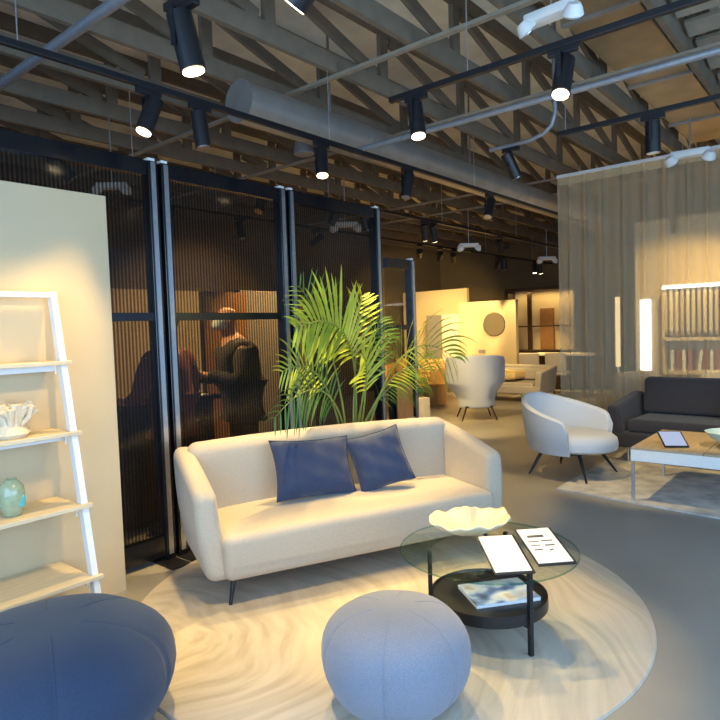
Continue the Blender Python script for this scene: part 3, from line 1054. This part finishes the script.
# ------------------------------------------------------------------ ladder shelf
t = thing('ladder_shelf', 'white ladder shelf with pale oak boards leaning on the cream wall', 'shelf', (1.18, 3.595, 0))
LW = .80
def yl(z):
    return -.045 - (1.86 - z) * .199
ang = math.atan(.199)
LL = 1.86 / math.cos(ang)
for s in (-1, 1):
    part('side_rail', MB().box((s * (LW / 2 - .0175), (yl(0) + yl(1.86)) / 2, .93), (.035, .05, LL), rot=(-ang, 0, 0), bevel=.003), M['white'], t, smooth=False)
part('top_rail', MB().box((0, yl(1.84), 1.845), (LW - .07, .05, .03), bevel=.003), M['white'], t, smooth=False)
for z in (1.465, 1.078, .685, .305):
    d = -yl(z) + .03
    sh = part('shelf_board', MB().box((0, -d / 2 + .0, z), (LW + .03 if False else LW - .072, d - .006, .022), bevel=.003).box((0, -d - .008, z), (LW + .03, .03, .022), bevel=.003), M['oak'], t, smooth=False)
    part('shelf_apron', MB().box((0, -d / 2 - .01, z - .028), (LW - .075, .02, .034)), M['white'], sh, smooth=False)
    for s in (-1, 1):
        part('shelf_bracket', MB().prism([(0, 0), (.03, 0), (0, -.05)], -.004, .004), M['white'], sh, (s * (LW / 2 - .045), -d + .05, z - .012), (PI / 2, 0, PI / 2), False)
# coral
random.seed(11)
t = thing('coral_ornament', 'white branching coral ornament on the second ladder shelf', 'ornament', (1.27, 3.47, 1.0895))
t.scale = (1.3, 1.2, 1.1)
part('coral_base', MB().lathe([(0, 0), (.07, 0), (.085, .02), (.06, .05), (.03, .075), (0, .08)], n=20, fn=lambda x, y, z, a: (x * (1 + .15 * math.sin(3 * a)), y, z)), M['coral'], t)
for i in range(30):
    a = i * 2.39996
    rr = .03 + .012 * (i % 4)
    b = Vector((rr * math.cos(a) * .7, rr * math.sin(a) * .5, .045))
    o_ = Vector((math.cos(a), math.sin(a) * .55, 0))
    h = random.uniform(.08, .13)
    e1 = b + o_ * random.uniform(.02, .05) + Vector((0, 0, h * .5))
    e2 = e1 + o_ * random.uniform(.01, .035) + Vector((0, 0, h * .5))
    mb = MB().tube([b, e1, e2], [.012, .012, .017], 8)
    for q in range(2):
        e3 = e1 + Vector((random.uniform(-.04, .04), random.uniform(-.025, .025), random.uniform(.03, .06)))
        mb.tube([e1, (e1 + e3) / 2, e3], [.010, .010, .014], 8)
    part('coral_branch', mb, M['coral'], t)
# vase
t = thing('glass_vase', 'small green glass vase with a teal patch on the third ladder shelf', 'vase', (1.235, 3.40, .6965))
t.scale = (.9, .9, .9)
vp = [(0, .002), (.04, 0), (.052, .01), (.064, .06), (.072, .12), (.066, .165), (.045, .195), (.03, .205), (.034, .212)]
part('vase_body', MB().lathe(vp + [(.028, .212), (.024, .204), (.04, .19), (.06, .16), (.066, .12), (.058, .06), (.046, .016), (0, .012)], n=40), mat('celadon_glass', srgb(150, 166, 136), 0.12, 0, 18, .12, spec=.8), t)
part('vase_patch', MB().rbox((.030, -.047, .085), (.05, .036, .075), .016, 3, 3), mat('teal_glaze', srgb(96, 176, 176), 0.2, 0, 20, .06), t)

# ------------------------------------------------------------------ palm
random.seed(5)
PB = Vector((3.95, 3.42, 0))
palm = thing('potted_palm', 'tall potted palm with yellow green fronds behind the beige sofa', 'plant', PB)
part('pot', MB().lathe([(0, 0), (.15, 0), (.18, .36), (.19, .38), (.17, .38), (.165, .34), (0, .34)], n=36), M['black'], palm)
part('soil', MB().lathe([(0, .35), (.164, .345), (.164, .341), (0, .341)], n=24), M['soil'], palm)


def bez(p0, p1, p2, t):
    return p0 * (1 - t) ** 2 + p1 * 2 * t * (1 - t) + p2 * t * t


def frond(ctrl, tip, L, droop, m, start=.32, n=24, facing=(0, -1, 0), wid=.017, base=None):
    p0 = Vector(base or (random.uniform(-.07, .07), random.uniform(-.05, .05), .35))
    p1, p2 = Vector(ctrl) - PB, Vector(tip) - PB
    pts = [bez(p0, p1, p2, i / 20) for i in range(21)]
    mb = MB()
    F = Vector(facing).normalized()
    for i in range(n):
        t = start + (1 - start) * (i / (n - 1))
        p = bez(p0, p1, p2, t)
        tg = (bez(p0, p1, p2, min(1, t + .02)) - bez(p0, p1, p2, t - .02)).normalized()
        side = tg.cross(F).normalized()
        prof = math.sin(PI * (.18 + .74 * (i / (n - 1)))) ** .7
        for s in (-1, 1):
            ll = L * prof * random.uniform(.88, 1.1)
            fwd = .55 + .5 * (i / (n - 1))
            d = (side * s + tg * fwd + F * random.uniform(-.05, .35)).normalized()
            q = p.copy()
            segs = 6
            prev = None
            wv = d.cross(F)
            wv = (wv.normalized() if wv.length > .1 else side) * .75 + F * .4 * s
            wv = (wv - d * wv.dot(d)).normalized()
            ring = []
            for j in range(segs + 1):
                f = j / segs
                w = wid * (math.sin(PI * min(1, .15 + f * .85)) ** .8) * .5 + .0006
                mid = mb.bm.verts.new(q + PBN * .0)
                a = mb.bm.verts.new(q + wv * w + F * w * .35)
                b = mb.bm.verts.new(q - wv * w + F * w * .35)
                cur = (a, mid, b)
                if prev:
                    mb.bm.faces.new((prev[0], prev[1], cur[1], cur[0]))
                    mb.bm.faces.new((prev[1], prev[2], cur[2], cur[1]))
                prev = cur
                d = (d + Vector((0, 0, -droop * (.4 + f) / segs))).normalized()
                q = q + d * ll / segs
                wy = (PB + q).y
                if wy > 3.70:
                    q.y = 3.70 - PB.y
    o = part('frond', mb, m, palm)
    part('stalk', MB().tube(pts, [.011 - .0085 * i / 20 for i in range(21)], 7), M['stem'], o)
    return o


PBN = Vector((0, 0, 0))
G1, G2 = M['frond'], M['frond2']
frond((4.14, 3.30, 1.92), (3.06, 3.12, 1.62), .48, .55, G1, .44, 24, wid=.024)
frond((4.02, 3.42, 1.45), (4.20, 3.46, 1.88), .33, .10, G1, .55, 13, wid=.020)
frond((3.90, 3.45, 1.50), (3.50, 3.52, 1.95), .34, .3, G2, .55, 12, wid=.011)
frond((4.36, 3.25, 1.80), (5.0, 3.02, 1.30), .50, 1.5, G1, .48, 15, wid=.027)
frond((3.62, 3.25, 1.50), (2.78, 3.08, 1.02), .34, 1.2, G2, .42, 17, wid=.013)
frond((3.66, 3.35, 1.50), (3.12, 3.35, 1.30), .34, .8, G1, .48, 15, wid=.013)
frond((4.40, 3.40, 1.32), (4.62, 3.20, 1.02), .30, 1.0, G2, .45, 16, wid=.016)
frond((4.14, 3.12, 1.45), (4.46, 2.98, 1.22), .36, .9, G1, .50, 15, wid=.018)
frond((4.32, 3.50, 1.50), (4.72, 3.50, 1.58), .32, .7, G2, .50, 15, wid=.013)
frond((4.02, 3.20, 1.35), (3.60, 2.98, 1.40), .32, .6, G1, .48, 14, wid=.015)
frond((4.10, 3.40, 1.25), (4.32, 3.35, 1.68), .34, .5, G2, .52, 14, wid=.016)

# ------------------------------------------------------------------ curved armchair
t = thing('armchair', 'pale curved tub armchair with black legs at the rug corner', 'armchair', (6.30, 2.41, 0.016), math.radians(-98))
t.scale = (1.07, 1.07, 1.0)
# local: faces +X
def shell(R0, R1):
    def f(u, v):
        a = PI * (1.0 + (u - .5) * 1.22)       # centred on -X
        k = abs(u - .5) * 2
        ztop = .80 - .22 * max(0, (k - .15) / .85) ** 1.1
        if k > .93:
            ztop -= .10 * ((k - .93) / .07) ** 2
        z = .26 + (ztop - .26) * v
        flare = .07 * v + .015 * math.sin(PI * v)
        ext = .10 * k ** 2
        R = R0 + flare
        return Vector((R * math.cos(a) * 1.02 + ext * .6, R * math.sin(a) * 1.04, z))
    return f


def ring_shell(th=.055):
    nu, nv = 48, 12
    mb = MB()
    fo = shell(.385, 0)
    fi = shell(.385 - th, 0)
    O = [[fo(i / nu, j / nv) for j in range(nv + 1)] for i in range(nu + 1)]
    I = [[fi(i / nu, j / nv) for j in range(nv + 1)] for i in range(nu + 1)]
    # rounded top/edges: loop profile outer up, cap bulge, inner down
    loops = []
    for i in range(nu + 1):
        top = (O[i][-1] + I[i][-1]) / 2 + Vector((0, 0, .022))
        bot = (O[i][0] + I[i][0]) / 2 - Vector((0, 0, .012))
        loops.append([mb.bm.verts.new(p) for p in [bot] + O[i] + [O[i][-1] * .75 + I[i][-1] * .25 + Vector((0, 0, .016)), top, O[i][-1] * .25 + I[i][-1] * .75 + Vector((0, 0, .016))] + list(reversed(I[i]))])
    n = len(loops[0])
    for i in range(nu):
        for j in range(n):
            mb.bm.faces.new((loops[i][j], loops[i + 1][j], loops[i + 1][(j + 1) % n], loops[i][(j + 1) % n]))
    mb.bm.faces.new(loops[0])
    mb.bm.faces.new(list(reversed(loops[-1])))
    return mb


part('shell', ring_shell(), M['paleblue'], t)
part('seat', MB().lathe([(0, .45), (.2, .45), (.29, .435), (.325, .40), (.335, .35), (.33, .29), (.29, .265), (0, .26)], n=48, fn=lambda x, y, z, a: (x * (1.2 if x > 0 else 1.0) + .05, y * 1.02, z)), M['paleblue'], t)
part('seat_base', MB().lathe([(0, .262), (.27, .262), (.25, .235), (0, .23)], n=36), M['black'], t)
for sx in (-1, 1):
    for sy in (-1, 1):
        part('leg', MB().tube([(sx * .19, sy * .19, .25), (sx * .30 + .02, sy * .30, 0)], [.019, .009], 12), M['black'], t)

# ------------------------------------------------------------------ wing chair
t = thing('wing_chair', 'white high winged lounge chair seen from behind on thin dark legs', 'armchair', (9.28, 5.17, 0), math.radians(39.8))
t.scale = (1.0, 1.09, 1.03)
# local faces +X, back towards -X
def wing(th):
    def f(u, v):
        k = (u - .5) * 2
        z = .20 + .87 * v
        w = .30 + .19 * min(1, max(0, (v - .16) / .30)) ** 1.2
        w *= 1 - .05 * max(0, (v - .8) / .2) ** 2
        a = abs(k)
        x = -.30 - .10 * v + (.42 * a ** 2.6) * (1 if v > .35 else .55 + .45 * v / .35) + th
        y = w * math.copysign(min(1, a * 1.0), k) * (1 - .03 * a)
        if v > .85:
            z -= .05 * a ** 3 * (v - .85) / .15
        return Vector((x, y, z))
    return f


def two_skin(fo, fi, nu, nv, rim=.02):
    mb = MB()
    O = [[mb.bm.verts.new(fo(i / nu, j / nv)) for j in range(nv + 1)] for i in range(nu + 1)]
    I = [[mb.bm.verts.new(fi(i / nu, j / nv)) for j in range(nv + 1)] for i in range(nu + 1)]
    for i in range(nu):
        for j in range(nv):
            mb.bm.faces.new((O[i][j], O[i + 1][j], O[i + 1][j + 1], O[i][j + 1]))
            mb.bm.faces.new((I[i][j], I[i][j + 1], I[i + 1][j + 1], I[i + 1][j]))
    for i in range(nu):
        for j in (0, nv):
            mb.bm.faces.new((O[i][j], O[i + 1][j], I[i + 1][j], I[i][j]))
    for j in range(nv):
        for i in (0, nu):
            mb.bm.faces.new((O[i][j], O[i][j + 1], I[i][j + 1], I[i][j]))
    return mb


w_o = link('backrest', two_skin(wing(0), wing(.07), 28, 22).mesh('backrest', M['paleblue']), t)
bv = w_o.modifiers.new('Sub', 'SUBSURF')
bv.levels = bv.render_levels = 1
part('seat', MB().rbox((.10, 0, .36), (.56, .44, .18), .07, 5, 4), M['paleblue'], t)
for sx, sy in ((-1, -1), (-1, 1), (1, -1), (1, 1)):
    part('leg', MB().tube([(sx * .20, sy * .18, .25), (sx * .27, sy * .27, 0)], [.016, .010], 10), M['darkwood'], t)
part('frame', MB().box((0, 0, .22), (.5, .42, .03)), M['darkwood'], t, smooth=False)

# ------------------------------------------------------------------ straight sofas
def block_sofa(label, loc, rz, L, m, D=.86, back_h=.86, arm_h=.68, seat_z=.42, ncush=2, arms=(1, 1), back_loose=True):
    """local: length along X, faces -Y"""
    t = thing('sofa', label, 'sofa', loc, rz)
    part('base', MB().rbox((0, 0, .255), (L - .06, D, .17), .03, 4, 3), m, t)
    n = ncush
    w = (L - .34) / n
    for i in range(n):
        x = -(L - .34) / 2 + w * (i + .5)
        part('seat_cushion', MB().rbox((x, -.05, seat_z - .03), (w - .004, D - .14, .15), .05, 5, 3), m, t)
        part('back_cushion', MB().rbox((x, D / 2 - .21, seat_z + (back_h - seat_z) / 2 + .05), (w - .004, .17, back_h - seat_z - .02), .05, 5, 3, lambda a, b, c: (a, b + .10 * c, c)), m, t)
    part('back_frame', MB().rbox((0, D / 2 - .06, .46), (L - .2, .12, .52), .04, 4, 3), m, t)
    for k, s in enumerate((-1, 1)):
        if arms[k]:
            part('arm', MB().rbox((s * (L / 2 - .07), -.01, .425), (.13, D - .02, .50), .035, 5, 4,
                                  lambda x, y, z, s=s: (x + s * .12 * (z + .1), y - .05 * (z) * (y < 0), z * (1 + .0) + (z > 0) * (y / D) * .10)), m, t)
    for sx in (-1, 1):
        for sy in (-1, 1):
            part('leg', MB().tube([(sx * (L / 2 - .16), sy * (D / 2 - .1), .18), (sx * (L / 2 - .16), sy * (D / 2 - .1), 0)], .012, 10), M['steel'], t)
    return t


block_sofa('charcoal sofa with a white pillow in front of the sheer curtain', (7.42, 1.17, 0.016), -PI / 2 - .06, 2.10, M['charcoal'], .86, .87, .68, .44, 1)
pillow('throw_cushion', 'cream cushion on the charcoal sofa at the right photo edge', (7.40, .98, .66), (-.30, .05, -PI / 2 - .25), .42, .40, .16, M['cream'])
block_sofa('tan sofa in front of the far yellow wall, left of the wing chair', (12.15, 8.45, 0), -PI / 2, 1.7, M['orange'], .9, .78, .62, .42, 2)
block_sofa('low grey sofa in the far room set right of the wing chair', (11.95, 5.75, 0), PI / 2 + PI, 1.5, M['palegrey'], .85, .62, .5, .36, 1)
solid('throw_blanket', MB().rbox((0, 0, 0), (.70, .80, .16), .06, 5, 3, lambda x, y, z: (x, y, z + .02 * math.sin(9 * y))), mat('mustard_throw', srgb(240, 208, 140), .95, 0, 60, .1), 'mustard yellow throw over the low grey sofa', 'blanket', (11.9, 5.95, .54))
block_sofa('pale sofa behind the curtain under the fabric samples', (9.75, 1.1, 0), PI / 2 + PI, 1.9, M['cream'], .85, .80, .62, .42, 2)
solid('lounge_seat', MB().rbox((0, 0, .42), (.55, .62, .82), .16, 5, 4, lambda x, y, z: (x, y * (1 + .2 * z), z)), M['greyfab'], 'rounded pale grey seat behind the curtain left of the charcoal sofa', 'armchair', (9.5, 2.62, 0.0))

# ------------------------------------------------------------------ white coffee table
t = thing('coffee_table', 'square white table with a two panel oak top before the charcoal sofa', 'coffee table', (6.13, 1.04, .014))
part('frame', MB().box((0, 0, .40), (1.06, 1.14, .10), bevel=.004), M['white'], t, smooth=False)
for s, lab in ((1, None), (-1, None)):
    part('top_panel', MB().box((0, s * .285, .46), (1.058, .565, .02), bevel=.002), M['walnut'], t, smooth=False)
for sx in (-1, 1):
    for sy in (-1, 1):
        part('leg', MB().box((sx * .515, sy * .555, .175), (.024, .024, .35), bevel=.002), M['steel'], t, smooth=False)
TT = .014 + .471
t = thing('tablet', 'black framed tablet with a pale blue screen on the oak top', 'tablet', (5.86, 1.33, TT), math.radians(-62))
part('tablet_body', MB().box((0, 0, 0), (.20, .27, .009), bevel=.003), M['black'], t, (0, 0, .055), (.36, 0, 0), False)
part('tablet_screen', MB().box((0, 0, .0055), (.176, .235, .002)), emit('tablet_glow', (.62, .72, 1.0), .75), t, (0, 0, .055), (.36, 0, 0), False)
part('stand', MB().box((0, .09, .04), (.10, .01, .075)), M['black'], t, smooth=False)
solid('bowl', MB().lathe([(0, .0), (.08, 0), (.085, .02), (.075, .035), (.15, .075), (.19, .12), (.20, .135), (.19, .137), (.14, .09), (.05, .055), (0, .05)], n=48), M['bowlblue'],
      'pale blue footed bowl on the white coffee table', 'bowl', (5.98, .90, TT))

# ------------------------------------------------------------------ sheer curtain
random.seed(3)
CX, CZ = 8.06, 3.50
solid('curtain_rail', MB().box((0, 0, 0), (.05, 5.22, .04), bevel=.004), M['white'], 'white curtain rail holding the sheer curtain', 'curtain rail', (CX, .60, CZ + .02), smooth=False)
folds = []


def curtain_pt(u, v):
    y = 3.19 - 5.1 * u
    ph = 2 * PI * (u * 23) + 1.2 * math.sin(u * 17)
    amp = .016 + .010 * math.sin(u * 31 + 1)
    amp *= .55 + .45 * v
    return Vector((CX + amp * math.sin(ph) + .010 * math.sin(ph * 2.3 + 1), y + .02 * math.cos(ph), CZ - v * (CZ - .04)))


cu = thing('curtain', 'tall sheer beige curtain hanging behind the charcoal sofa', 'curtain', (0, 0, 0))
part('sheer_panel', MB().grid(420, 10, curtain_pt), M['sheer'], cu)
part('heading_tape', MB().box((CX, .64, CZ - .05), (.006, 5.1, .09)), M['sheer'], cu, smooth=False)
for i, y in enumerate((2.9, 1.7, .5, -.7)):
    solid('rail_wire', MB().tube([(0, 0, 0), (0, 0, TZ - CZ - .03)], .004, 6), M['steel'], 'thin hanging wire above the curtain rail, %s from its left end' % ORD[i], 'wire', (CX, y, CZ + .04), group='curtain rail wires')

# behind the curtain: samples
t = thing('sample_rack', 'lit rack of shelves on the wall behind the curtain', 'shelf', (10.6, .75, 0))
part('top_board', MB().box((0, 0, 2.10), (.36, 3.5, .05)), M['white'], t, smooth=False)
part('led_strip', MB().box((-.185, 0, 2.08), (.012, 3.5, .04)), M['led'], t, smooth=False)
part('middle_board', MB().box((0, 0, 1.28), (.36, 3.5, .05)), M['paletan'], t, smooth=False)
part('lower_board', MB().box((0, 0, .76), (.36, 3.5, .05)), M['paletan'], t, smooth=False)
for s in (-1, 1):
    part('side_board', MB().box((.02, s * 1.75, 1.06), (.3, .04, 2.12)), M['paletan'], t, smooth=False)
SW_ME = [MB().grid(4, 8, lambda u, v: Vector((-.12 + .24 * u, .012 * math.sin(u * 7), -.72 * v))).mesh('fabric_sample', m) for m in SWATCH]
k = 0
y = 2.44
while y > .6:
    me = SW_ME[(k * 5 + k // 3) % len(SW_ME)]
    o = link('fabric_sample', me, None, (10.60, y, 2.055))
    md = o.modifiers.new('Solid', 'SOLIDIFY')
    md.thickness = .05
    tag(o, 'fabric sample hanging from the lit rack behind the curtain', 'fabric sample', 'hanging fabric samples')
    y -= .078
    k += 1
BI_ME = [MB().box((0, 0, .16), (.24, .045, .32), bevel=.003).mesh('binder', m, False) for m in BINDER]
k = 0
y = 2.38
while y > .6:
    o = link('binder', BI_ME[(k * 3 + k // 2) % len(BI_ME)], None, (10.60, y, .786), (.12 if k % 5 == 4 else 0, 0, 0))
    tag(o, 'sample binder standing on the lower rack shelf behind the curtain', 'binder', 'sample binders on the rack')
    y -= .085 if k % 5 != 3 else .12
    k += 1
solid('bright_panel', MB().box((0, 0, 0), (.03, .16, 1.16)), M['daypanel'], 'narrow bright white upright panel glowing through the curtain', 'light panel', (10.778, 2.84, 1.34), smooth=False)  # glowing slab in place of a real window opening to the outside
t = thing('floor_lamp', 'slim glowing column lamp seen through the left of the curtain', 'lamp', (9.62, 2.93, 0))  # glowing column put in where a wall edge catches the light
part('lamp_base', MB().lathe([(0, 0), (.12, 0), (.12, .02), (.02, .03), (.015, .9), (0, .9)], n=24), M['white'], t)
part('lamp_shade', MB().tube([(0, 0, .9), (0, 0, 1.95)], .035, 16), M['lampshade'], t)

# ------------------------------------------------------------------ far room sets
t = thing('wardrobe', 'tall pale three panel cupboard before the far yellow wall', 'cupboard', (12.98, 8.02, 0))
part('carcass', MB().box((0, 0, .94), (.34, .92, 1.88)), M['paletan'], t, smooth=False)
for i, y in enumerate((.24, -.13, -.36)):
    part('door', MB().box((-.18, y, .94), (.02, (.42, .25, .18)[i], 1.86)), (M['greyfab'], M['cream'], M['cream'])[i], t, smooth=False)
t = thing('wall_mirror', 'round mirror on the yellow wall above the low grey sofa', 'mirror', (12.78, 6.62, 1.60))
part('mirror_glass', MB().tube([(0, 0, 0), (-.012, 0, 0)], .265, 48), M['mirror'], t)
part('mirror_rim', MB().tube([(.012, 0, 0), (-.006, 0, 0)], .275, 48), M['darkwood'], t)
t = thing('wall_switch_plate', 'small grey plate low on the yellow wall under the mirror', 'wall plate', (12.785, 6.95, .98))
part('plate', MB().box((0, 0, 0), (.012, .18, .08)), M['greyfab'], t, smooth=False)
t = thing('display_cabinet', 'dark brown glazed cabinet glowing yellow inside, right of the mirror', 'cabinet', (14.35, 6.1, 0))
CWD = 1.75
part('back_panel', MB().box((.2, 0, 1.2), (.03, CWD, 2.4)), M['paletan'], t, smooth=False)
for y in (-CWD / 2, 0.36, CWD / 2):
    part('post', MB().box((0, y, 1.2), (.42 if abs(y) > .5 else .06, .10, 2.4)), M['darkwood'], t, smooth=False)
part('top_rail', MB().box((-.0, 0, 2.42), (.44, CWD + .07, .08)), M['darkwood'], t, smooth=False)
part('base', MB().box((0, 0, .48), (.42, CWD - .07, .92)), M['darkwood'], t, smooth=False)
part('shelf_bar', MB().box((-.19, 0, 1.52), (.03, CWD - .07, .03)), M['darkwood'], t, smooth=False)
part('inner_panel', MB().box((.15, -.02, 1.45), (.06, .34, 1.0)), M['brownwood'], t, smooth=False)
cl = bpy.data.lights.new('cabinet_lamp', 'AREA')
cl.shape = 'RECTANGLE'
cl.size, cl.size_y, cl.energy, cl.color = .15, 1.5, 9, WARM
co = link('cabinet_lamp', cl, t, (-.06, 0, 2.36))
# dining set
t = thing('dining_table', 'long table in the far room set with pale top', 'dining table', (13.5, 5.25, 0))
part('table_top', MB().box((0, 0, .88), (.7, 1.5, .04), bevel=.005), M['cream'], t, smooth=False)
for sx in (-1, 1):
    for sy in (-1, 1):
        part('leg', MB().box((sx * .3, sy * .68, .43), (.05, .05, .86)), M['darkwood'], t, smooth=False)


def dining_chair(label, loc, rz):
    t = thing('dining_chair', label, 'dining chair', loc, rz, 'grey chairs at the far table')
    part('seat', MB().rbox((0, 0, .50), (.46, .46, .09), .04, 4, 3), M['palegrey'], t)
    part('backrest', MB().rbox((-.21, 0, .74), (.07, .46, .42), .034, 5, 3, lambda x, y, z: (x + .5 * y * y - .08 * z, y, z)), M['palegrey'], t)
    for sx in (-1, 1):
        for sy in (-1, 1):
            part('leg', MB().tube([(sx * .17, sy * .17, .46), (sx * .2, sy * .2, 0)], [.016, .010], 8), M['black'], t)
    return t


dining_chair('grey dining chair nearer the wing chair at the far table', (12.88, 5.75, 0), 0)
dining_chair('grey dining chair nearer the curtain at the far table', (12.88, 5.15, 0), 0)
solid('side_cube', MB().box((0, 0, .2), (.34, .34, .4), bevel=.01), M['orange'], 'tan cube side table beside the wing chair left', 'side table', (10.6, 6.85, 0), smooth=False)
t = thing('planter_box', 'small pale planter box with a sprig behind the sofa corner', 'planter', (8.75, 5.95, 0))
part('box', MB().box((0, 0, .19), (.22, .22, .38), bevel=.008), M['cream'], t, smooth=False)
mb = MB()
for i in range(7):
    a = i * .9
    mb.tube([(0, 0, .37), (.04 * math.cos(a), .04 * math.sin(a), .48), (.09 * math.cos(a), .09 * math.sin(a), .52 + .02 * (i % 3))], [.004, .006, .002], 6)
part('sprig', mb, M['frond2'], t)
